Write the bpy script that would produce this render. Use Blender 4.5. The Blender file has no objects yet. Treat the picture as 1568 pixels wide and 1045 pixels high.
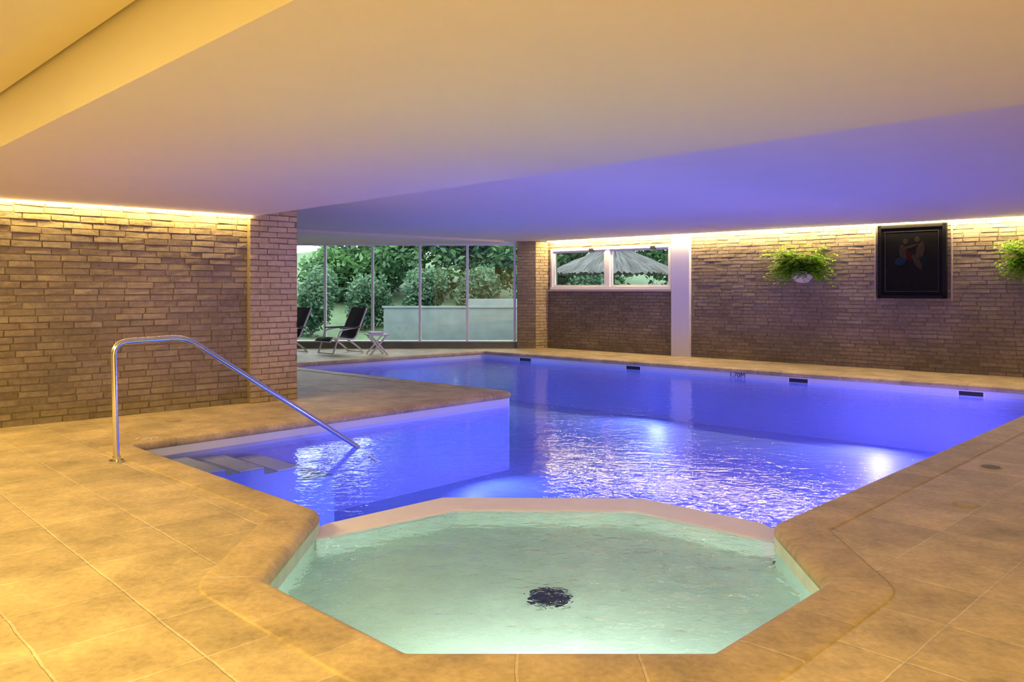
import bpy, bmesh, math, random
from mathutils import Vector, Matrix
from mathutils.geometry import tessellate_polygon
random.seed(7)
S = bpy.context.scene
S.view_settings.view_transform = 'Standard'
COL = bpy.context.collection

# ---------------------------------------------------------------- materials
def newmat(name):
    m = bpy.data.materials.new(name); m.use_nodes = True
    nt = m.node_tree
    for n in list(nt.nodes): nt.nodes.remove(n)
    out = nt.nodes.new('ShaderNodeOutputMaterial')
    return m, nt, out
def N(nt, t, **kw):
    n = nt.nodes.new(t)
    for k, v in kw.items():
        if k in n.inputs: n.inputs[k].default_value = v
        else: setattr(n, k, v)
    return n
def L(nt, a, b): nt.links.new(a, b)
def plain(name, col, rough=.6, metal=0., noise=0., nscale=8., bump=0., spec=.5):
    m, nt, out = newmat(name)
    p = N(nt, 'ShaderNodeBsdfPrincipled'); p.inputs['Roughness'].default_value = rough
    p.inputs['Metallic'].default_value = metal
    p.inputs['Specular IOR Level'].default_value = spec
    p.inputs['Base Color'].default_value = (*col, 1)
    if noise > 0 or bump > 0:
        tc = N(nt, 'ShaderNodeTexCoord'); nz = N(nt, 'ShaderNodeTexNoise', Scale=nscale, Detail=5.)
        L(nt, tc.outputs['Object'], nz.inputs['Vector'])
        mx = N(nt, 'ShaderNodeMix', data_type='RGBA')
        mx.inputs['A'].default_value = (*[c*(1-noise) for c in col], 1)
        mx.inputs['B'].default_value = (*[min(1, c*(1+noise)) for c in col], 1)
        L(nt, nz.outputs['Fac'], mx.inputs['Factor']); L(nt, mx.outputs['Result'], p.inputs['Base Color'])
        if bump > 0:
            b = N(nt, 'ShaderNodeBump', Strength=.6, Distance=bump)
            L(nt, nz.outputs['Fac'], b.inputs['Height']); L(nt, b.outputs['Normal'], p.inputs['Normal'])
    L(nt, p.outputs[0], out.inputs[0]); return m
def emis(name, col, st):
    m, nt, out = newmat(name)
    e = N(nt, 'ShaderNodeEmission', Strength=st); e.inputs['Color'].default_value = (*col, 1)
    L(nt, e.outputs[0], out.inputs[0]); return m

def brick_mat(name, c1, c2):
    m, nt, out = newmat(name)
    p = N(nt, 'ShaderNodeBsdfPrincipled', Roughness=.85)
    at = N(nt, 'ShaderNodeAttribute', attribute_name='tint')
    tc = N(nt, 'ShaderNodeTexCoord')
    nz = N(nt, 'ShaderNodeTexNoise', Scale=14., Detail=8., Roughness=.65); L(nt, tc.outputs['Object'], nz.inputs['Vector'])
    big = N(nt, 'ShaderNodeTexNoise', Scale=1.1, Detail=3.); L(nt, tc.outputs['Object'], big.inputs['Vector'])
    mx = N(nt, 'ShaderNodeMix', data_type='RGBA'); mx.inputs['A'].default_value = (*c1, 1); mx.inputs['B'].default_value = (*c2, 1)
    L(nt, at.outputs['Fac'], mx.inputs['Factor'])
    cr = N(nt, 'ShaderNodeMapRange'); cr.inputs['To Min'].default_value = .5; cr.inputs['To Max'].default_value = 1.35
    cr.inputs['From Min'].default_value = .28; cr.inputs['From Max'].default_value = .72
    ad = N(nt, 'ShaderNodeMath', operation='ADD'); L(nt, nz.outputs['Fac'], ad.inputs[0]); L(nt, big.outputs['Fac'], ad.inputs[1])
    hf = N(nt, 'ShaderNodeMath', operation='MULTIPLY'); hf.inputs[1].default_value = .5; L(nt, ad.outputs[0], hf.inputs[0])
    L(nt, hf.outputs[0], cr.inputs['Value'])
    ml = N(nt, 'ShaderNodeVectorMath', operation='SCALE'); L(nt, mx.outputs['Result'], ml.inputs[0]); L(nt, cr.outputs[0], ml.inputs['Scale'])
    L(nt, ml.outputs[0], p.inputs['Base Color'])
    b = N(nt, 'ShaderNodeBump', Strength=.9, Distance=.016); L(nt, nz.outputs['Fac'], b.inputs['Height']); L(nt, b.outputs[0], p.inputs['Normal'])
    L(nt, p.outputs[0], out.inputs[0]); return m

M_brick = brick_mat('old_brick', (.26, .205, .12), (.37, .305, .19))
M_brick_lit = brick_mat('brick_painted_lit', (.52, .41, .20), (.66, .53, .29))  # lighter copy of the old brick, warm light painted into its colour
M_mortar = plain('mortar', (.24, .19, .12), .95, noise=.3, nscale=20, bump=.01)
M_plaster = plain('ceiling_plaster', (.75, .69, .54), .8, noise=.03, nscale=3)
M_white = plain('white_paint', (.85, .85, .85), .45)
M_dark = plain('dark_plastic', (.02, .02, .025), .5)
M_steel = plain('stainless_steel', (.75, .74, .72), .16, 1.0)
M_band = plain('waterline_tile', (.72, .76, .84), .35, noise=.04, nscale=6)
M_poolblue = plain('pool_plaster_blue', (.38, .50, .80), .5, noise=.06, nscale=2)
M_step = plain('step_white', (.93, .95, .97), .5)
M_green = plain('paddling_pool_plaster', (.68, .84, .77), .5, noise=.22, nscale=7)  # noise mottling paints caustic light patterns into the plaster colour
M_rim = plain('pool_rim', (.88, .84, .86), .45, noise=.05, nscale=6)
M_concrete = plain('garden_concrete', (.21, .245, .235), .8, noise=.3, nscale=3, bump=.01)
M_soil = plain('garden_soil', (.09, .14, .06), .95, noise=.5, nscale=3, bump=.03)
M_bark = plain('bark', (.14, .11, .08), .9, noise=.4, nscale=10, bump=.02)
M_straw = plain('straw', (.13, .125, .115), .95, noise=.7, nscale=45, bump=.04)
M_sling = plain('dark_mesh_fabric', (.03, .04, .035), .8, noise=.3, nscale=60)

def tile_mat(name, base, joint, coping=False):
    m, nt, out = newmat(name)
    p = N(nt, 'ShaderNodeBsdfPrincipled', Roughness=.55)
    tc = N(nt, 'ShaderNodeTexCoord')
    n1 = N(nt, 'ShaderNodeTexNoise', Scale=2.4, Detail=8., Roughness=.7); L(nt, tc.outputs['Object'], n1.inputs['Vector'])
    n2 = N(nt, 'ShaderNodeTexNoise', Scale=28., Detail=5.); L(nt, tc.outputs['Object'], n2.inputs['Vector'])
    br = N(nt, 'ShaderNodeTexBrick', offset=0.0, offset_frequency=1, squash=1.0)
    br.inputs['Scale'].default_value = 1.; br.inputs['Mortar Size'].default_value = .008; br.inputs['Mortar Smooth'].default_value = .5
    br.inputs['Brick Width'].default_value = .5; br.inputs['Row Height'].default_value = 0.5 if not coping else 40.
    br.inputs['Bias'].default_value = 0
    br.inputs['Color1'].default_value = (*[c*.88 for c in base], 1); br.inputs['Color2'].default_value = (*[min(1, c*1.12) for c in base], 1)
    br.inputs['Mortar'].default_value = (*joint, 1)
    mp = N(nt, 'ShaderNodeMapping')
    if coping:
        L(nt, tc.outputs['UV'], mp.inputs['Vector']); mp.inputs['Location'].default_value = (0, 20, 0)
    else:
        L(nt, tc.outputs['Object'], mp.inputs['Vector']); mp.inputs['Rotation'].default_value = (0, 0, math.radians(46)); mp.inputs['Location'].default_value = (.2, .13, 0)
    # slightly irregular joints
    wn = N(nt, 'ShaderNodeTexNoise', Scale=5., Detail=2.); L(nt, tc.outputs['Object'], wn.inputs['Vector'])
    ws = N(nt, 'ShaderNodeVectorMath', operation='SCALE'); L(nt, wn.outputs['Color'], ws.inputs[0]); ws.inputs['Scale'].default_value = .018
    wa = N(nt, 'ShaderNodeVectorMath', operation='ADD'); L(nt, mp.outputs[0], wa.inputs[0]); L(nt, ws.outputs[0], wa.inputs[1])
    L(nt, wa.outputs[0], br.inputs['Vector'])
    av = N(nt, 'ShaderNodeMath', operation='MULTIPLY_ADD'); L(nt, n2.outputs['Fac'], av.inputs[0]); av.inputs[1].default_value = .35; L(nt, n1.outputs['Fac'], av.inputs[2])
    mr = N(nt, 'ShaderNodeMapRange'); mr.inputs['From Min'].default_value = .48; mr.inputs['From Max'].default_value = .86
    mr.inputs['To Min'].default_value = .60; mr.inputs['To Max'].default_value = 1.22
    L(nt, av.outputs[0], mr.inputs['Value'])
    sc = N(nt, 'ShaderNodeVectorMath', operation='SCALE'); L(nt, br.outputs['Color'], sc.inputs[0]); L(nt, mr.outputs[0], sc.inputs['Scale'])
    L(nt, sc.outputs[0], p.inputs['Base Color'])
    inv = N(nt, 'ShaderNodeMath', operation='SUBTRACT'); inv.inputs[0].default_value = 1; L(nt, br.outputs['Fac'], inv.inputs[1])
    b1 = N(nt, 'ShaderNodeBump', Strength=.7, Distance=.005); L(nt, inv.outputs[0], b1.inputs['Height'])
    b2 = N(nt, 'ShaderNodeBump', Strength=.5, Distance=.03); L(nt, n1.outputs['Fac'], b2.inputs['Height']); L(nt, b1.outputs[0], b2.inputs['Normal'])
    b3 = N(nt, 'ShaderNodeBump', Strength=.5, Distance=.005); L(nt, n2.outputs['Fac'], b3.inputs['Height']); L(nt, b2.outputs[0], b3.inputs['Normal'])
    L(nt, b3.outputs[0], p.inputs['Normal'])
    L(nt, p.outputs[0], out.inputs[0]); return m
M_tile = tile_mat('deck_tiles', (.60, .47, .24), (.74, .62, .38))
M_coping = tile_mat('coping_stone', (.59, .45, .22), (.66, .54, .32), True)

def ripple(nt, s1=3.2, d=.03, st=.35, fine=.45):
    tc = N(nt, 'ShaderNodeTexCoord')
    mp = N(nt, 'ShaderNodeMapping'); mp.inputs['Scale'].default_value = (1., 1.25, 1); L(nt, tc.outputs['Object'], mp.inputs['Vector'])
    a = N(nt, 'ShaderNodeTexNoise', Scale=s1, Detail=2., Distortion=.6); L(nt, mp.outputs[0], a.inputs['Vector'])
    c = N(nt, 'ShaderNodeTexNoise', Scale=s1*3.2, Detail=2., Distortion=.8); L(nt, mp.outputs[0], c.inputs['Vector'])
    b = N(nt, 'ShaderNodeBump', Strength=st, Distance=d); L(nt, a.outputs['Fac'], b.inputs['Height'])
    b2 = N(nt, 'ShaderNodeBump', Strength=st, Distance=d*fine); L(nt, c.outputs['Fac'], b2.inputs['Height']); L(nt, b.outputs[0], b2.inputs['Normal'])
    return b2.outputs[0]
def water_mat(name, tint, refr, **kw):
    m, nt, out = newmat(name)
    nrm = ripple(nt, **kw)
    fr = N(nt, 'ShaderNodeFresnel', IOR=1.33); L(nt, nrm, fr.inputs['Normal'])
    gl = N(nt, 'ShaderNodeBsdfGlossy', Roughness=.02); L(nt, nrm, gl.inputs['Normal'])
    if refr:
        tr = N(nt, 'ShaderNodeBsdfRefraction', Roughness=.0, IOR=1.33); L(nt, nrm, tr.inputs['Normal'])
    else:
        tr = N(nt, 'ShaderNodeBsdfTransparent')
    tr.inputs['Color'].default_value = (*tint, 1)
    mx = N(nt, 'ShaderNodeMixShader'); L(nt, fr.outputs[0], mx.inputs[0]); L(nt, tr.outputs[0], mx.inputs[1]); L(nt, gl.outputs[0], mx.inputs[2])
    L(nt, mx.outputs[0], out.inputs[0]); return m
M_water = water_mat('pool_water', (.70, .82, 1.0), False, s1=3.6, d=.013, st=.45, fine=.5)
M_water2 = water_mat('paddling_water', (.88, 1.0, .99), True, s1=4.2, d=.045, st=.5)
def glass_mat():
    m, nt, out = newmat('window_glass')
    fr = N(nt, 'ShaderNodeFresnel', IOR=1.4)
    gl = N(nt, 'ShaderNodeBsdfGlossy', Roughness=.0)
    tr = N(nt, 'ShaderNodeBsdfTransparent'); tr.inputs['Color'].default_value = (.92, .97, .97, 1)
    mx = N(nt, 'ShaderNodeMixShader'); L(nt, fr.outputs[0], mx.inputs[0]); L(nt, tr.outputs[0], mx.inputs[1]); L(nt, gl.outputs[0], mx.inputs[2])
    L(nt, mx.outputs[0], out.inputs[0]); return m
M_glass = glass_mat()
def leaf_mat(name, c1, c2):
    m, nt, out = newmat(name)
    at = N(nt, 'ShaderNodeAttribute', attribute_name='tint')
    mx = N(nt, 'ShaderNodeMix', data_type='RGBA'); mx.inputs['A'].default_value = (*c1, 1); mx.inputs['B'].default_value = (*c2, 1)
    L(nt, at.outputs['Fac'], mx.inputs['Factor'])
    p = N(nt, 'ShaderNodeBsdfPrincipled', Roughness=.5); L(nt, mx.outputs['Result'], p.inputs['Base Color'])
    t = N(nt, 'ShaderNodeBsdfTranslucent'); L(nt, mx.outputs['Result'], t.inputs['Color'])
    ms = N(nt, 'ShaderNodeMixShader'); ms.inputs[0].default_value = .3
    L(nt, p.outputs[0], ms.inputs[1]); L(nt, t.outputs[0], ms.inputs[2]); L(nt, ms.outputs[0], out.inputs[0]); return m
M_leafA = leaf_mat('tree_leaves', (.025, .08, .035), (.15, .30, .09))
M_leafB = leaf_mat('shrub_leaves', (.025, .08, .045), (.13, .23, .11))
M_fern = leaf_mat('fern_leaves', (.06, .25, .02), (.45, .75, .05))

# ---------------------------------------------------------------- mesh helpers
def mesh_obj(name, verts, faces, mat, parent=None, smooth=False, tint=None):
    me = bpy.data.meshes.new(name); me.from_pydata([tuple(v) for v in verts], [], faces); me.update()
    if tint is not None:
        a = me.color_attributes.new('tint', 'FLOAT_COLOR', 'POINT')
        for i, t in enumerate(tint): a.data[i].color = (t, t, t, 1)
    o = bpy.data.objects.new(name, me); COL.objects.link(o)
    if mat: me.materials.append(mat)
    if smooth:
        for p in me.polygons: p.use_smooth = True
    if parent: o.parent = parent
    return o
def empty(name, loc=(0, 0, 0), rz=0):
    e = bpy.data.objects.new(name, None); COL.objects.link(e); e.location = loc; e.rotation_euler = (0, 0, rz); e.empty_display_size = .1
    return e
def boxdata(x0, x1, y0, y1, z0, z1, V, F):
    i = len(V)
    V += [(x0, y0, z0), (x1, y0, z0), (x1, y1, z0), (x0, y1, z0), (x0, y0, z1), (x1, y0, z1), (x1, y1, z1), (x0, y1, z1)]
    F += [(i, i+3, i+2, i+1), (i+4, i+5, i+6, i+7), (i, i+1, i+5, i+4), (i+1, i+2, i+6, i+5), (i+2, i+3, i+7, i+6), (i+3, i, i+4, i+7)]
def box(name, x0, x1, y0, y1, z0, z1, mat, parent=None, bevel=0):
    V = []; F = []; boxdata(x0, x1, y0, y1, z0, z1, V, F)
    o = mesh_obj(name, V, F, mat, parent)
    if bevel:
        b = o.modifiers.new('b', 'BEVEL'); b.width = bevel; b.segments = 2
    return o
def poly_fill(name, outer, holes, z, mat, parent=None):
    loops = [[Vector((p[0], p[1], 0)) for p in outer]] + [[Vector((p[0], p[1], 0)) for p in h] for h in holes]
    tris = tessellate_polygon(loops)
    V = [(p.x, p.y, z) for l in loops for p in l]
    F = []
    for t in tris:
        a, b, c = [Vector(V[i]) for i in t]
        F.append(tuple(t) if (b-a).cross(c-a).z > 0 else tuple(reversed(t)))
    return mesh_obj(name, V, F, mat, parent)
def prism(name, poly, z0, z1, mat, parent=None):
    n = len(poly)
    tr = tessellate_polygon([[Vector((p[0], p[1], 0)) for p in poly]])
    V = [(p[0], p[1], z0) for p in poly] + [(p[0], p[1], z1) for p in poly]
    F = [tuple(t) for t in tr] + [tuple(i+n for i in t) for t in tr]
    F += [(i, (i+1) % n, (i+1) % n+n, i+n) for i in range(n)]
    o = mesh_obj(name, V, F, mat, parent)
    bm = bmesh.new(); bm.from_mesh(o.data); bmesh.ops.recalc_face_normals(bm, faces=bm.faces); bm.to_mesh(o.data); bm.free()
    return o
def tube(name, pts, r, mat, parent=None, cyc=False, res=6, poly=True):
    cu = bpy.data.curves.new(name, 'CURVE'); cu.dimensions = '3D'; cu.bevel_depth = r; cu.bevel_resolution = res; cu.use_fill_caps = True
    sp = cu.splines.new('POLY'); sp.points.add(len(pts)-1)
    for i, p in enumerate(pts): sp.points[i].co = (*p, 1)
    sp.use_cyclic_u = cyc; sp.use_smooth = True
    cu.materials.append(mat)
    o = bpy.data.objects.new(name, cu); COL.objects.link(o)
    if parent: o.parent = parent
    return o
def smoothpath(pts, r=.1, seg=8):
    P = [Vector(p) for p in pts]; out = [P[0]]
    for i in range(1, len(P)-1):
        a = (P[i-1]-P[i]); b = (P[i+1]-P[i]); rr = min(r, a.length*.48, b.length*.48)
        s = P[i]+a.normalized()*rr; e = P[i]+b.normalized()*rr
        for k in range(seg+1):
            t = k/seg; out.append(s*(1-t)**2+P[i]*2*t*(1-t)+e*t*t)
    out.append(P[-1]); return out
def cyl(name, x, y, z0, z1, r, mat, parent=None, n=32, r1=None):
    r1 = r if r1 is None else r1
    V = [(x+r*math.cos(2*math.pi*i/n), y+r*math.sin(2*math.pi*i/n), z0) for i in range(n)] + [(x+r1*math.cos(2*math.pi*i/n), y+r1*math.sin(2*math.pi*i/n), z1) for i in range(n)]
    F = [(i, (i+1) % n, (i+1) % n+n, i+n) for i in range(n)] + [tuple(range(n))[::-1], tuple(range(n, 2*n))]
    return mesh_obj(name, V, F, mat, parent)

# brick wall built from individual bricks; face runs p0->p1, room is on the side of the viewer (local -Y)
def brick_wall(name, p0, p1, z0, z1, holes=(), seed=1, bh=.076, bl=.28, jit=.010, thick=.25, rough_top=0., mat=None):
    rnd = random.Random(seed)
    d = Vector((p1[0]-p0[0], p1[1]-p0[1])); Ln = d.length; ang = math.atan2(d.y, d.x)
    root = empty(name, (p0[0], p0[1], 0), ang)
    V = []; F = []
    xs = sorted({0, Ln, *[h[0] for h in holes], *[h[1] for h in holes]}); zs = sorted({z0, z1, *[h[2] for h in holes], *[h[3] for h in holes]})
    for a, b in zip(xs, xs[1:]):
        for c, e in zip(zs, zs[1:]):
            if any(a >= h[0]-1e-6 and b <= h[1]+1e-6 and c >= h[2]-1e-6 and e <= h[3]+1e-6 for h in holes): continue
            boxdata(a, b, 0, thick, c, e, V, F)
    mesh_obj('mortar', V, F, M_mortar, root)
    V = []; F = []; T = []
    nrow = int((z1-z0)/bh)
    for r in range(nrow+1):
        za = z0+r*bh; zb = min(za+bh-.009, z1)
        if zb-za < .02: continue
        x = -(.5 if r % 2 else .05)*bl
        while x < Ln:
            l = bl*rnd.uniform(.9, 1.1); a = max(0, x); b = min(Ln, x+l-.008); x += l
            if b-a < .03: continue
            segs = [(a, b)]
            for h in holes:
                if zb > h[2] and za < h[3]:
                    ns = []
                    for (s, e) in segs:
                        if e <= h[0] or s >= h[1]: ns.append((s, e))
                        else:
                            if s < h[0]: ns.append((s, h[0]))
                            if e > h[1]: ns.append((h[1], e))
                    segs = ns
            for (s, e) in segs:
                if e-s < .03: continue
                f = (za-z0)/(z1-z0); k = 1+rough_top*max(0, f-.6)*2.5
                dz = rnd.uniform(-.003, .003)*k; i0 = len(V)
                boxdata(s, e, -.003, .01, za+dz, zb+dz, V, F)
                pr = .004+rnd.random()*jit*k
                for j in (0, 1, 4, 5):
                    vx, vy, vz = V[i0+j]
                    V[i0+j] = (vx+rnd.uniform(-.004, .004)+(.003 if j in (0, 4) else -.003), -(pr+rnd.uniform(-.004, .004)*k), vz+rnd.uniform(-.004, .004)*k+(.003 if j < 2 else -.003))
                t = min(1, max(0, rnd.gauss(.5, .25))); T += [t]*8
    mesh_obj('bricks', V, F, mat or M_brick, root, tint=T)
    return root

# ---------------------------------------------------------------- pool outline (metres, camera stands at x=0,y=0)
PO = [(-.44, 3.29), (.84, 3.29), (1.62, 4.07), (1.68, 5.09), (8.19, 11.6), (-.69, 19.5), (-4.6, 16.05), (-4.0, 15.25), (.06, 11.7), (-3.70, 7.72), (-1.31, 5.40), (-1.30, 4.12)]
R0 = [.05, .05, .05, .22, .1, .1, .1, .1, .22, .12, .24, .06]
def ring(d, seg=6):
    n = len(PO); off = []
    P = [Vector(p) for p in PO]
    for i in range(n):
        a = (P[i]-P[i-1]).normalized(); b = (P[(i+1) % n]-P[i]).normalized()
        na = Vector((a.y, -a.x)); nb = Vector((b.y, -b.x))
        m = (na+nb); m = m/(m.dot(na)) if abs(m.dot(na)) > 1e-6 else na
        cr = a.x*b.y-a.y*b.x
        off.append((P[i]+m*d, cr, a, b))
    out = []
    for i in range(n):
        c, cr, a, b = off[i]
        r = R0[i]+d if cr > 0 else max(.004, R0[i]-d)
        turn = math.acos(max(-1, min(1, a.dot(b)))); tl = r*math.tan(turn/2)
        s = c-a*tl; e = c+b*tl
        sg = 1 if cr > 0 else -1
        ctr = s+Vector((-a.y, a.x))*r*sg
        v0 = s-ctr
        for k in range(seg+1):
            t = turn*k/seg*sg
            v = Vector((v0.x*math.cos(t)-v0.y*math.sin(t), v0.x*math.sin(t)+v0.y*math.cos(t)))
            out.append(tuple(ctr+v))
    return out
outer = [(-11, -4.3), (13.3, -4.3), (13.3, 21), (-11, 21)]
poly_fill('floor', outer, [ring(.30)], 0, M_tile)
prof = [(.305, -.02), (.305, .004), (.29, .007), (.045, .007), (.018, .003), (-.006, -.010), (-.020, -.030), (-.022, -.052), (-.012, -.072), (.004, -.082), (.03, -.084)]
rings = [ring(d) for d, z in prof]; n = len(rings[0])
V = []; F = []; UV = []
acc = [0]
for i in range(n):
    a = Vector(rings[4][i]); b = Vector(rings[4][(i+1) % n]); acc.append(acc[-1]+(b-a).length)
for (d, z), rg in zip(prof, rings): V += [(p[0], p[1], z) for p in rg]
faces_uv = []
for j in range(len(prof)-1):
    for i in range(n):
        i2 = (i+1) % n
        F.append((j*n+i, j*n+i2, (j+1)*n+i2, (j+1)*n+i))
        faces_uv.append([(acc[i], j*.05), (acc[i+1], j*.05), (acc[i+1], j*.05+.05), (acc[i], j*.05+.05)])
cop = mesh_obj('pool_coping', V, F, M_coping, smooth=True)
uvl = cop.data.uv_layers.new(name='UVMap')
for p, uvs in zip(cop.data.polygons, faces_uv):
    for li, uv in zip(p.loop_indices, uvs): uvl.data[li].uv = uv
# basin
basin = empty('pool_basin')
PZ = -1.12
W = ring(.0); n = len(W)
V = [(p[0], p[1], -.045) for p in W] + [(p[0], p[1], -.20) for p in W]
mesh_obj('waterline_band', V, [(i, (i+1) % n, (i+1) % n+n, i+n) for i in range(n)], M_band, basin)
V = [(p[0], p[1], -.20) for p in W] + [(p[0], p[1], PZ-.01) for p in W]
mesh_obj('pool_walls', V, [(i, (i+1) % n, (i+1) % n+n, i+n) for i in range(n)], M_poolblue, basin)
poly_fill('pool_floor', ring(.0), [], PZ, M_poolblue, basin)
rim_o = [(-1.33, 5.65), (-.56, 6.37), (1.04, 6.34), (1.80, 5.66)]
rim_i = [(-1.30, 5.28), (-.41, 5.97), (.91, 5.95), (1.66, 5.26)]
rim = prism('pool_divider_rim', [(-1.40, 5.5)]+rim_o+[(1.86, 5.4), (1.75, 5.22)]+rim_i[::-1]+[(-1.36, 5.33)], PZ+.005, -.155, M_rim, basin)
bv = rim.modifiers.new('b', 'BEVEL'); bv.width = .03; bv.segments = 3; bv.limit_method = 'ANGLE'
shal = [PO[0], PO[1], PO[2], PO[3], (1.68, 5.3)]+rim_i[::-1]+[(-1.31, 5.35), PO[11]]
FZ = -.50
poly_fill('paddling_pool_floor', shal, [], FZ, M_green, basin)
lin = [PO[10], PO[11], PO[0], PO[1], PO[2], PO[3]]
def inset(p, c=(.2, 4.4), e=.006):
    v = Vector(p)-Vector(c); return Vector(p)-v.normalized()*e
li = [inset(p) for p in lin]
V = [(p[0], p[1], -.08) for p in li]+[(p[0], p[1], FZ) for p in li]
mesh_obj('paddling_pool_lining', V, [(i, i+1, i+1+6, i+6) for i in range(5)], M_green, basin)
ri = [inset(p) for p in rim_i]
V = [(p[0], p[1], -.19) for p in ri]+[(p[0], p[1], FZ) for p in ri]
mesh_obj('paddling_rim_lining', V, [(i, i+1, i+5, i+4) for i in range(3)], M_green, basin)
# steps
c10 = Vector(PO[9]); a_ = (Vector(PO[8])-c10).normalized(); b_ = (Vector(PO[10])-c10).normalized()
for k, (t0, t1, z) in enumerate([(0, .50, -.185), (.50, .90, -.225), (.90, 1.30, -.28), (1.30, 1.70, -.42)]):
    wd = .95
    q = [c10+a_*t0+b_*.0, c10+a_*t1+b_*.0, c10+a_*t1+b_*wd, c10+a_*t0+b_*wd]
    prism('step_%d' % (k+1), [tuple(v) for v in q], PZ+.005, z-.01, M_poolblue, basin)
    if k < 3:
        q = [c10+a_*(t1-.24)+b_*.1, c10+a_*(t1+.01)+b_*.1, c10+a_*(t1+.01)+b_*(wd-.02), c10+a_*(t1-.24)+b_*(wd-.02)]
        prism('nosing_%d' % (k+1), [tuple(v) for v in q], z-.03, z, M_step, basin)
# drain of the paddling pool
dr = empty('pool_drain', (.22, 4.62, FZ))
cyl('grate_plate', 0, 0, 0.001, .014, .125, M_dark, dr)
for k in range(-4, 5):
    w = math.sqrt(max(0, .105**2-(k*.022)**2)); box('slot', -w, w, k*.022-.004, k*.022+.004, .014, .019, M_dark, dr)
Wz = -.16
rim_m = [((a[0]+b[0])/2, (a[1]+b[1])/2) for a, b in zip(rim_o, rim_i)]
RW0 = ring(.002); sg = 7
main_poly = RW0[3*sg+3:10*sg+4]+rim_m
shal_poly = RW0[10*sg+3:]+RW0[:3*sg+4]+rim_m[::-1]
poly_fill('pool_water', main_poly, [], Wz, M_water)
poly_fill('paddling_pool_water', shal_poly, [], Wz, M_water2)

dv = Vector((.747, -.664)); angR = math.atan2(dv.y, dv.x)
for (x, y) in [(.32, 18.6), (2.54, 16.64), (5.15, 14.31), (7.2, 12.49)]:
    e = empty('pool_skimmer', (x, y, 0), angR)
    box('frame_top', -.20, .20, -.015, .02, -.098, -.086, M_white, e); box('frame_low', -.2, .2, -.015, .02, -.185, -.165, M_white, e)
    box('frame_side', -.2, -.17, -.015, .02, -.165, -.098, M_white, e); box('frame_side_b', .17, .2, -.015, .02, -.165, -.098, M_white, e)
    box('opening', -.17, .17, -.012, .02, -.165, -.098, M_dark, e)
def text(name, s, size, loc, rot, mat):
    c = bpy.data.curves.new(name, 'FONT'); c.body = s; c.size = size; c.extrude = .001; c.align_x = 'CENTER'
    c.materials.append(mat); o = bpy.data.objects.new(name, c); COL.objects.link(o); o.location = loc; o.rotation_euler = rot; return o
M_mark = plain('mark_blue', (.03, .04, .2), .5)
M_markw = plain('mark_white', (.85, .82, .72), .5)
text('depth_marking', '1.70M', .13, (4.28-.664*.03, 15.09-.747*.03, -.155), (math.pi/2, 0, angR), M_mark)
text('depth_marking', '120', .16, (-3.66, 7.92, .010), (0, 0, math.radians(8)), M_markw)

# ---------------------------------------------------------------- walls
pl0 = Vector((-10.03, 4.38)); pl1 = Vector((-3.50, 10.57)); dl = (pl1-pl0).normalized(); nl = Vector((dl.y, -dl.x))
brick_wall('wall_left', pl0, pl1, 0, 2.72, seed=3, jit=.012, rough_top=.9, thick=.35)
q0 = pl1+nl*.09-dl*.02; q1 = q0+dl*.68
brick_wall('brick_pillar', q0, q1, 0, 2.735, seed=5, jit=.006, thick=.5, mat=M_brick_lit)
pr0 = Vector((.9, 20.6)); pr1 = Vector((13.1, 20.6-.889*12.2)); dr_ = (pr1-pr0).normalized(); nr = Vector((dr_.y, -dr_.x))
HOLE = (.15, 3.66, 1.50, 2.54)
brick_wall('wall_right', pr0, pr1, 0, 2.98, holes=[HOLE], seed=9, jit=.012, rough_top=.5)
AR = math.atan2(dr_.y, dr_.x)
RW = lambda nm: empty(nm, (pr0.x, pr0.y, 0), AR)
e = RW('column_white'); box('shaft', 3.71, 4.17, -.10, .0, 0, 2.738, M_white, e, .004)
brick_wall('wall_pier_a', (.13, 20.38), (.60, 20.34), 0, 2.73, seed=21, jit=.01, thick=.3)
brick_wall('wall_pier_b', (.60, 20.34), (.93, 20.56), 0, 2.73, seed=22, jit=.01, thick=.12, mat=M_brick_lit)  # lit side of the pier, painted by the lighter brick colour
def wall(name, a, b, z1=3.0, t=.15, mat=M_plaster):
    a = Vector(a); b = Vector(b); d = b-a; e = empty(name, (a.x, a.y, 0), math.atan2(d.y, d.x)); box('face', 0, d.length, 0, t, 0, z1, mat, e)
wall('wall_back', (13.1, -4.1), (-10.6, -4.1)); wall('wall_side_left', (-10.6, -4.1), (-10.6, 20.7)); wall('wall_side_right', (13.1, 9.8), (13.1, -4.1))

prism('ceiling', [(-3.42, 10.62), (9.5, -2.93), (9.5, -4.05), (13.05, -4.05), (13.05, 9.56), (.95, 20.3), (.6, 20.6), (-10.5, 20.6), (-10.5, 4.3), (-10.0, 4.45)], 2.74, 2.80, M_plaster)
prism('ceiling_soffit', [(-3.37, 10.50), (9.5, -2.95), (9.5, -4.05), (6.0, -4.05), (-6.09, 8.03)], 2.475, 2.90, M_plaster)
prism('ceiling_recess', [(-6.1, 8.0), (5.98, -4.05), (-10.5, -4.05), (-10.5, 3.9)], 2.82, 2.90, M_plaster)
prism('ceiling_bulkhead', [(-10.4, 11.1), (-4.34, 16.2), (-.2, 19.9), (-.2, 20.3), (-10.4, 20.3)], 2.685, 2.738, M_plaster)
prism('roof', [(-10.8, -4.3), (13.3, -4.3), (13.3, 20.9), (-10.8, 20.9)], 3.0, 3.1, M_plaster)

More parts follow.
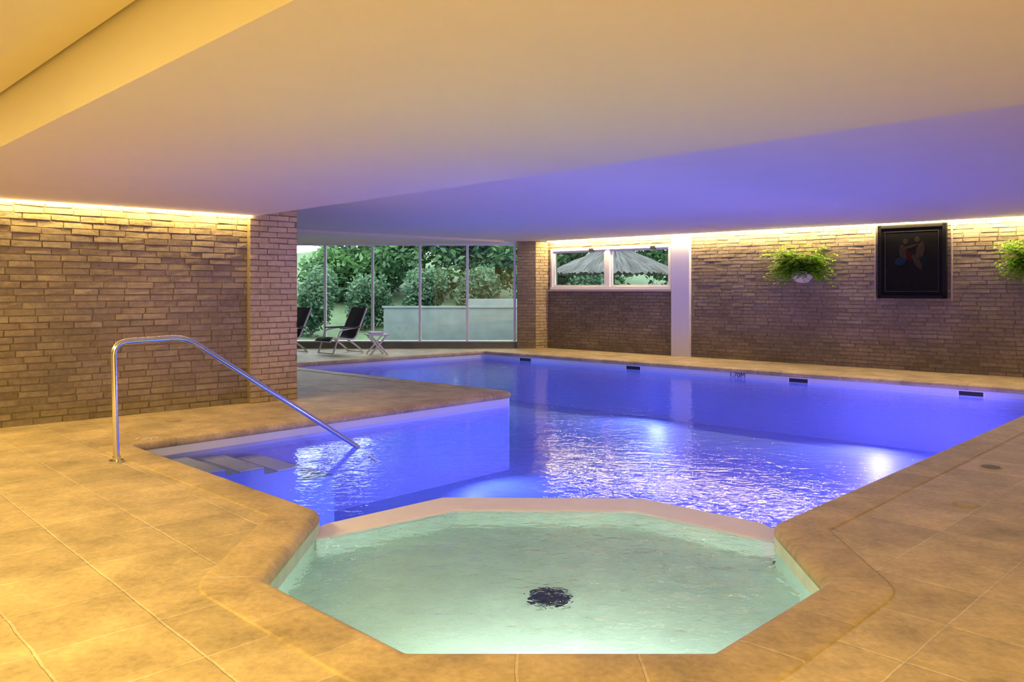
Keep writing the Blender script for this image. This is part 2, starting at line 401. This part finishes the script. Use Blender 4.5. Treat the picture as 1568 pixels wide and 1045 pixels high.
def led(name, a, b, z, st, col, w=.045, h=.03):
    a = Vector(a); b = Vector(b); d = b-a
    e = empty(name, (a.x, a.y, z), math.atan2(d.y, d.x))
    box('diffuser', 0, d.length, -w/2, w/2, 0, h, emis(name+'_glow', col, st), e)
    box('channel', 0, d.length, -w/2-.004, w/2+.004, h, h+.012, M_white, e)
led('led_strip_left', pl0+nl*.085, pl1+nl*.085, 2.462, 72, (1.0, .70, .24))
led('led_strip_right', pr0+dr_*.15+nr*.15, pr1+nr*.15, 2.728, 100, (1., .75, .40))

# ---------------------------------------------------------------- facade (window_1) and high window (window_2)
w1 = empty('window_1', (0, 20.5, 0))
box('plinth', -10.4, .13, -.06, .14, 0, .16, M_concrete, w1)
box('sill', -10.4, .13, -.09, .14, .16, .19, M_white, w1)
box('head', -10.4, .13, -.04, .06, 2.64, 2.72, M_white, w1)
x = .07
while x > -10.4:
    box('mullion', x-.03, x+.03, -.03, .05, .19, 2.64, M_white, w1); x -= 1.22
box('glass', -10.4, .1, .0, .008, .19, 2.64, M_glass, w1)
w2 = RW('window_2')
h0, h1, z0, z1 = HOLE
box('frame_bottom', h0, h1, -.05, .12, z0, z0+.07, M_white, w2); box('frame_top', h0, h1, -.03, .12, z1-.06, z1, M_white, w2)
box('frame_left', h0, h0+.06, -.03, .12, z0+.07, z1-.06, M_white, w2); box('frame_right', h1-.06, h1, -.03, .12, z0+.07, z1-.06, M_white, w2)
mid = (h0+h1)/2
box('mullion', mid-.06, mid+.06, -.02, .10, z0+.07, z1-.06, M_white, w2)
for (a, b, yy) in [(h0+.06, mid-.06, .0), (mid+.06, h1-.06, .04)]:
    box('sash_l', a, a+.05, yy, yy+.04, z0+.07, z1-.06, M_white, w2); box('sash_r', b-.05, b, yy, yy+.04, z0+.07, z1-.06, M_white, w2)
    box('sash_t', a+.05, b-.05, yy, yy+.04, z1-.11, z1-.06, M_white, w2); box('sash_b', a+.05, b-.05, yy, yy+.04, z0+.07, z0+.12, M_white, w2)
    box('glass', a+.05, b-.05, yy+.015, yy+.022, z0+.12, z1-.11, M_glass, w2)
    box('roller_box', (a+b)/2+.35, (a+b)/2+.47, -.06, .0, z1-.10, z1-.02, M_dark, w2)
box('sill', h0-.04, h1+.04, -.10, .0, z0-.04, z0+.01, plain('sill_stone', (.6, .5, .48), .6), w2)

# ---------------------------------------------------------------- painting
pt = RW('wall_painting')
s0, s1 = 8.17, 9.34; zb, zt = 1.34, 2.71
M_board = plain('painting_dark', (.008, .008, .006), .7, noise=.5, nscale=5, spec=.12)
box('board', s0, s1, -.11, -.04, zb, zt, M_board, pt)
M_fr = plain('painting_frame', (.010, .009, .007), .6, spec=.2)
for nm, a in [('frame_l', (s0, s0+.06, zb, zt)), ('frame_r', (s1-.06, s1, zb, zt)), ('frame_b', (s0, s1, zb, zb+.06)), ('frame_t', (s0, s1, zt-.06, zt))]:
    box(nm, a[0], a[1], -.135, -.11, a[2], a[3], M_fr, pt)
M_gold = plain('painting_line', (.03, .028, .018), .5)
def ell(nm, cx, cz, rx, rz, col, rot=0, dy=0):
    n = 20; V = []
    for i in range(n):
        t = 2*math.pi*i/n; a = rx*math.cos(t); b = rz*math.sin(t)
        V.append((cx+a*math.cos(rot)-b*math.sin(rot), -.1125-dy, cz+a*math.sin(rot)+b*math.cos(rot)))
    mesh_obj(nm, V, [tuple(range(n))], plain('paint_'+nm, [c*.17 for c in col], .7, noise=.7, nscale=25, spec=.1), pt)
cx = (s0+s1)/2; cz = 2.18
sk = (.20, .14, .09)
ell('figure_a_torso', cx-.14, cz, .065, .17, sk, .15, .001); ell('figure_a_head', cx-.10, cz+.22, .045, .055, sk, 0, .001)
ell('figure_b_torso', cx+.15, cz+.03, .07, .18, sk, -.2, .001); ell('figure_b_head', cx+.10, cz+.25, .045, .055, sk, 0, .001)
ell('figure_a_arm', cx-.02, cz+.12, .14, .025, sk, .3, .002); ell('figure_b_leg', cx+.10, cz-.17, .05, .16, sk, .5, .002)
ell('drape_red', cx-.04, cz-.05, .05, .13, (.18, .03, .02), .3, .0015); ell('drape_blue', cx-.19, cz-.15, .10, .07, (.05, .14, .24), .2, .0018)
ell('drape_green', cx+.2, cz-.16, .09, .09, (.03, .08, .05), .2, .0012)
for k in range(5): ell('flower_%d' % k, cx-.3+k*.15, zb+.22+.03*(k % 2), .05, .035, (.03, .06, .03), k, .001)
tube('border', [(s0+.13, -.113, zb+.13), (s1-.13, -.113, zb+.13), (s1-.13, -.113, zt-.13), (s0+.13, -.113, zt-.13)], .006, M_gold, pt, cyc=True, res=2)
for s in (s0-.07, s1+.07): box('edge_strip', s-.012, s+.012, -.05, -.0, zb-.05, 2.72, plain('strip', (.4, .33, .27), .6), pt)

# ---------------------------------------------------------------- leaves
def leaves(name, blobs, count, size, mat, parent=None, seed=1, shell=True, long=1.8):
    rnd = random.Random(seed); V = []; F = []; T = []
    tot = sum(b[3]*b[4]*b[5] for b in blobs)**1
    for b in blobs:
        k = int(count*b[3]*b[4]*b[5]/tot)
        for _ in range(k):
            v = Vector((rnd.gauss(0, 1), rnd.gauss(0, 1), rnd.gauss(0, 1))).normalized()
            rr = rnd.uniform(.55, 1.05) if shell else rnd.random()**.4
            c = Vector((b[0]+v.x*b[3]*rr, b[1]+v.y*b[4]*rr, b[2]+v.z*b[5]*rr))
            if c.z < .03 and parent is None: continue
            u = Vector((rnd.gauss(0, 1), rnd.gauss(0, 1), rnd.gauss(0, .6))).normalized(); w = u.orthogonal().normalized()
            w = (w*math.cos(rnd.random()*6.3)+u.cross(w)*math.sin(rnd.random()*6.3)).normalized()
            s = size*rnd.uniform(.6, 1.3); i = len(V)
            V += [c-u*s*long/2, c+w*s*.4+u*s*.1, c+u*s*long/2, c-w*s*.4+u*s*.1]; F.append((i, i+1, i+2, i+3))
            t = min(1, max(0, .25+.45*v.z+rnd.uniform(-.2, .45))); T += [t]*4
    return mesh_obj(name, V, F, mat, parent, tint=T)

def planter(s, seed):
    P = pr0+dr_*s; e = empty('wall_planter', (P.x, P.y, 1.80), AR)
    nseg = 16; V = []; F = []
    prf = [(.03, -.16), (.10, -.14), (.17, -.05), (.20, .05), (.21, .08), (.19, .08)]
    for (r, z) in prf:
        for k in range(nseg+1):
            t = math.pi*k/nseg; V.append((1.25*r*math.cos(t), -.02-r*math.sin(t), z))
    for j in range(len(prf)-1):
        for k in range(nseg): F.append((j*(nseg+1)+k, j*(nseg+1)+k+1, (j+1)*(nseg+1)+k+1, (j+1)*(nseg+1)+k))
    mesh_obj('pot', V, F, plain('pot_white', (.75, .72, .70), .5), e, smooth=True)
    box('soil', -.2, .2, -.17, -.02, .02, .06, M_soil, e)
    rnd = random.Random(seed); V = []; F = []; T = []
    for f in range(300):
        az = rnd.uniform(math.pi, 2*math.pi) if rnd.random() < .8 else rnd.uniform(0, 6.28)
        ln = rnd.uniform(.22, .64); up = rnd.uniform(.1, 1.35); base = Vector((rnd.uniform(-.24, .24), -.10+rnd.uniform(-.05, .05), .07))
        dirv = Vector((math.cos(az), math.sin(az)*.55, 0)); tt = rnd.random()
        for k in range(9):
            t = (k+1)/9; c = base+dirv*ln*t+Vector((0, 0, up*ln*1.6*t-1.0*ln*t*t*(.6+up*.5)))
            if c.y > -.03: c.y = -.03
            wd = Vector((-dirv.y, dirv.x, 0)).normalized()
            for sg in (-1, 1):
                l = .10*(1.15-t*.7); i = len(V)
                tip = c+wd*sg*l+dirv*.03+Vector((0, 0, -.015+rnd.uniform(-.03, .03))); tip.y = min(tip.y, -.025)
                V += [c-dirv*.026, tip, c+dirv*.026]; F.append((i, i+1, i+2)); T += [min(1, max(0, tt*.6+.4*t+rnd.uniform(-.2, .2)))]*3
    mesh_obj('fern_fronds', V, F, M_fern, e, tint=T)
planter(6.69, 4); planter(10.78, 8)

# ---------------------------------------------------------------- handrail
hr = empty('pool_handrail', (-3.44, 6.93, 0))
pts = [(0, 0, 0), (-.02, -.02, 1.045), (.45, .37, 1.066), (1.80, 1.49, -.155), (1.98, 1.64, -.34)]
path = smoothpath(pts[:2]+pts[2:], .13, 10)
tube('rail', path, .0255, M_steel, hr, res=8)
cyl('flange', 0, 0, .0, .018, .062, M_steel, hr); cyl('collar', 0, 0, .018, .05, .034, M_steel, hr)

# ---------------------------------------------------------------- lounge chairs and table
def chair(loc, rz):
    e = empty('lounge_chair', loc, rz)
    M = M_white
    for s in (-.29, .29):
        tube('side_rail', smoothpath([(-.58, s, .30), (-.50, s, .39), (.12, s, .33), (.46, s, 1.06)], .12), .020, M, e)
        tube('front_leg', smoothpath([(-.50, s, .02), (-.42, s, .22), (-.30, s, .56), (.02, s, .60), (.26, s, .62)], .1), .020, M, e)
        tube('rear_leg', smoothpath([(.36, s, .02), (.20, s, .16), (-.12, s, .36)], .1), .020, M, e)
    for (x, z) in [(-.50, .03), (.36, .03), (.46, 1.06), (-.58, .30)]:
        tube('crossbar', [(x, -.29, z), (x, .29, z)], .014, M, e)
    prof = smoothpath([(-.58, 0, .315), (-.50, 0, .40), (.11, 0, .335), (.46, 0, 1.07)], .12, 8)
    V = []; F = []
    for p in prof: V += [(p.x, -.275, p.z), (p.x, .275, p.z)]
    for i in range(len(prof)-1): F.append((2*i, 2*i+1, 2*i+3, 2*i+2))
    o = mesh_obj('sling', V, F, M_sling, e, smooth=True); sm = o.modifiers.new('s', 'SOLIDIFY'); sm.thickness = .012
    for s in (-.29, .29): box('armrest', -.30, .25, s-.03, s+.03, .60, .63, M_dark, e, .008)
chair((-3.98, 18.8, 0), math.radians(48)); chair((-5.3, 18.8, 0), math.radians(48))
t = empty('side_table', (-3.12, 18.4, 0), math.radians(25))
box('top', -.24, .24, -.22, .22, .45, .48, M_white, t, .01)
for s in (-.18, .18):
    tube('leg_a', [(-.2, s, .012), (.18, s, .45)], .022, M_white, t); tube('leg_b', [(.2, s, .012), (-.18, s, .45)], .022, M_white, t)
box('towel', -.18, .12, -.15, .15, .48, .53, M_white, t, .015)

M_lid = plain('lid_beige', (.46, .35, .19), .5)
def lid(x, y, m):
    e = empty('floor_drain_cover', (x, y, 0)); cyl('ring', 0, 0, .0, .006, .085, M_lid, e); cyl('cover', 0, 0, .006, .009, .07, m, e)
lid(4.04, 6.72, M_dark); lid(3.17, 5.56, M_lid); lid(-3.87, 9.1, M_lid)

# ---------------------------------------------------------------- garden outside
def gh(x, y): return -.05+max(0, y-25.2)*.16+.15*math.sin(x*.7+y*.3)*min(1, max(0, (y-23)/3))
nx, ny = 30, 20; V = []; F = []
for j in range(ny+1):
    for i in range(nx+1):
        x = -25+50*i/nx; y = 20.95+29*j/ny; V.append((x, y, gh(x, y)))
for j in range(ny):
    for i in range(nx): a = j*(nx+1)+i; F.append((a, a+1, a+nx+2, a+nx+1))
mesh_obj('ground_garden', V, F, M_soil, smooth=True)
box('ground_terrace', -12, 12, 20.75, 23.6, -.1, .0, M_concrete)
gw = empty('garden_wall', (0, 24.2, 0)); box('wall_low', -3.9, 1.4, 0, .3, -.1, .95, M_concrete, gw); box('wall_high', -1.4, 1.4, .32, .6, -.1, 1.22, M_concrete, gw); box('cap', -3.95, 1.45, -.03, .32, .95, 1.0, M_concrete, gw)
def tree(x, y, h, r, seed, mat=M_leafA, n=4200, ls=.16):
    rnd = random.Random(seed); z = gh(x, y); e = empty('garden_tree', (x, y, z))
    tube('trunk', [(0, 0, -.1), (.08, .05, h*.35), (-.05, .1, h*.7)], .10, M_bark, e)
    for k in range(5):
        a = rnd.random()*6.3; tube('branch', [(0, 0, h*.3+k*.1*h), (math.cos(a)*r*.5, math.sin(a)*r*.5, h*.5+k*.1*h)], .035, M_bark, e)
    bl = [(rnd.uniform(-.6, .6)*r, rnd.uniform(-.5, .5)*r, h*rnd.uniform(.2, .95), r*rnd.uniform(.4, .7), r*rnd.uniform(.4, .7), r*rnd.uniform(.35, .55)) for _ in range(11)]
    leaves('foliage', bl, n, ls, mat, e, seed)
for k, (x, y, h, r) in enumerate([(-3.6, 31.6, 4.8, 2.2), (-.6, 31.4, 4.6, 2.2), (2.4, 31.8, 5.0, 2.2), (-6.8, 33, 3.4, 2.2), (-2.2, 36.5, 6, 2.6), (2.6, 37, 7, 2.8), (6.5, 32.5, 5.5, 2.4), (11, 32, 5.5, 2.6), (-11.5, 32, 3.0, 1.9)]):
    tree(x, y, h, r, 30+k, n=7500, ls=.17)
def shrub(x, y, r, h, seed, mat=M_leafB, n=3400):
    rnd = random.Random(seed); e = empty('garden_shrub', (x, y, gh(x, y)))
    for k in range(6):
        a = rnd.random()*6.3; tube('stem', [(0, 0, 0), (math.cos(a)*r*.5, math.sin(a)*r*.5, h*.8)], .012, M_bark, e)
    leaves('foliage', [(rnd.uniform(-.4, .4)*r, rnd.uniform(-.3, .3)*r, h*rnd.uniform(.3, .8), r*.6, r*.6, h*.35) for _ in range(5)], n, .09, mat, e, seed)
for k, (x, y, r, h) in enumerate([(-6.4, 25.4, .9, 2.2), (-8.3, 25.4, .9, 2.4), (-4.9, 27.3, .9, 2.1), (-3.0, 27.2, .9, 1.9), (-1.1, 27.1, .9, 1.9), (.8, 27.2, .9, 2.0), (2.8, 27.4, 1., 2.2), (-10.4, 25.4, 1.0, 2.4)]):
    shrub(x, y, r, h, 60+k)
def parasol(x, y, zt, R=1.9):
    e = empty('thatched_parasol', (x, y, 0)); cyl('pole', 0, 0, 0.0, zt-.2, .05, M_bark, e)
    n = 220; V = [(0, 0, zt)]; F = []; rnd = random.Random(int(x*10))
    rg = [(.2*R, zt-.16), (.4*R, zt-.34), (.6*R, zt-.50), (.8*R, zt-.68), (R, zt-.88)]
    for (r, z) in rg:
        for k in range(n):
            a = 2*math.pi*k/n; q = r*(1+rnd.uniform(-.03, .03)); V.append((q*math.cos(a), q*math.sin(a), z+rnd.uniform(-.05, .05)))
    for k in range(n):
        F.append((0, 1+k, 1+(k+1) % n))
        for j in range(len(rg)-1): F.append((1+j*n+k, 1+(j+1)*n+k, 1+(j+1)*n+(k+1) % n, 1+j*n+(k+1) % n))
    mesh_obj('thatch', V, F, M_straw, e)
parasol(3.0, 23.6, 2.85); parasol(7.2, 22.6, 2.9, 1.6)

# ---------------------------------------------------------------- lights
def area(name, loc, target, size, power, col, shape='DISK', sy=None, spread=None):
    l = bpy.data.lights.new(name, 'AREA'); l.shape = shape; l.size = size; l.energy = power; l.color = col
    if sy: l.size_y = sy
    if spread: l.spread = spread
    o = bpy.data.objects.new(name, l); COL.objects.link(o); o.location = loc
    o.rotation_euler = (Vector(target)-Vector(loc)).to_track_quat('-Z', 'Y').to_euler(); return o
BL = (.22, .25, 1.0)
def poollamp(x, y, nx, ny, p, col=BL, z=-.50, sp=140):
    area('underwater_light', (x+nx*.06, y+ny*.06, z), (x+nx*3, y+ny*3, z-.35), .28, p, col, spread=math.radians(sp))
s = .7071
poollamp(2.35, 5.76, -s, s, 48, (.42, .25, 1.0))
poollamp(4.6, 8.01, -s, s, 60, (.38, .24, 1.0))
poollamp(7.0, 10.41, -s, s, 75, (.42, .22, 1.0))
poollamp(6.2, 13.38, -.664, -.747, 52, (.32, .25, 1.0))
poollamp(3.0, 16.22, -.664, -.747, 52)
poollamp(-.6, 11.0, .72, -.69, 34, (.22, .28, 1.0))
poollamp(-2.2, 18.16, .66, -.75, 50, (.20, .28, 1.0))
poollamp(-1.9, 5.97, .69, .72, 32, (.26, .38, 1.0))
area('paddling_fill_light', (.2, 3.34, -.32), (.2, 6, -.36), 1.1, 20, (.95, 1., .86), 'RECTANGLE', .10)  # added fill light, out of view under the near coping, brightens the basin
def panel(x, y, sx, sy, p, col):
    e = empty('ceiling_light_panel', (x, y, 2.80), math.radians(-45)); box('frame', -sx/2-.03, sx/2+.03, -sy/2-.03, sy/2+.03, .0, .02, M_white, e)
    area('warm_panel_light', (x, y, 2.795), (x, y, 0), sx, p, col, 'RECTANGLE', sy).rotation_euler = (0, 0, math.radians(-45))
WP = (1., .74, .27)
panel(-.6, -.6, 1.6, .5, 165, WP); panel(-3.4, 2.2, 1.6, .5, 150, WP); panel(-5.8, 5.0, 1.4, .5, 100, WP); panel(2.2, -2.6, 1.6, .5, 300, WP)

w = bpy.data.worlds.new('overcast'); S.world = w; w.use_nodes = True
bg = w.node_tree.nodes['Background']; bg.inputs['Color'].default_value = (.86, .93, 1, 1); bg.inputs['Strength'].default_value = 5.5

# ---------------------------------------------------------------- camera
cam = bpy.data.cameras.new('camera'); cam.lens = 28; cam.sensor_width = 36; cam.shift_y = -78.5/1568; cam.clip_start = .05
co = bpy.data.objects.new('camera', cam); COL.objects.link(co); co.location = (0, 0, 1.5); co.rotation_euler = (math.pi/2, 0, 0)
S.camera = co
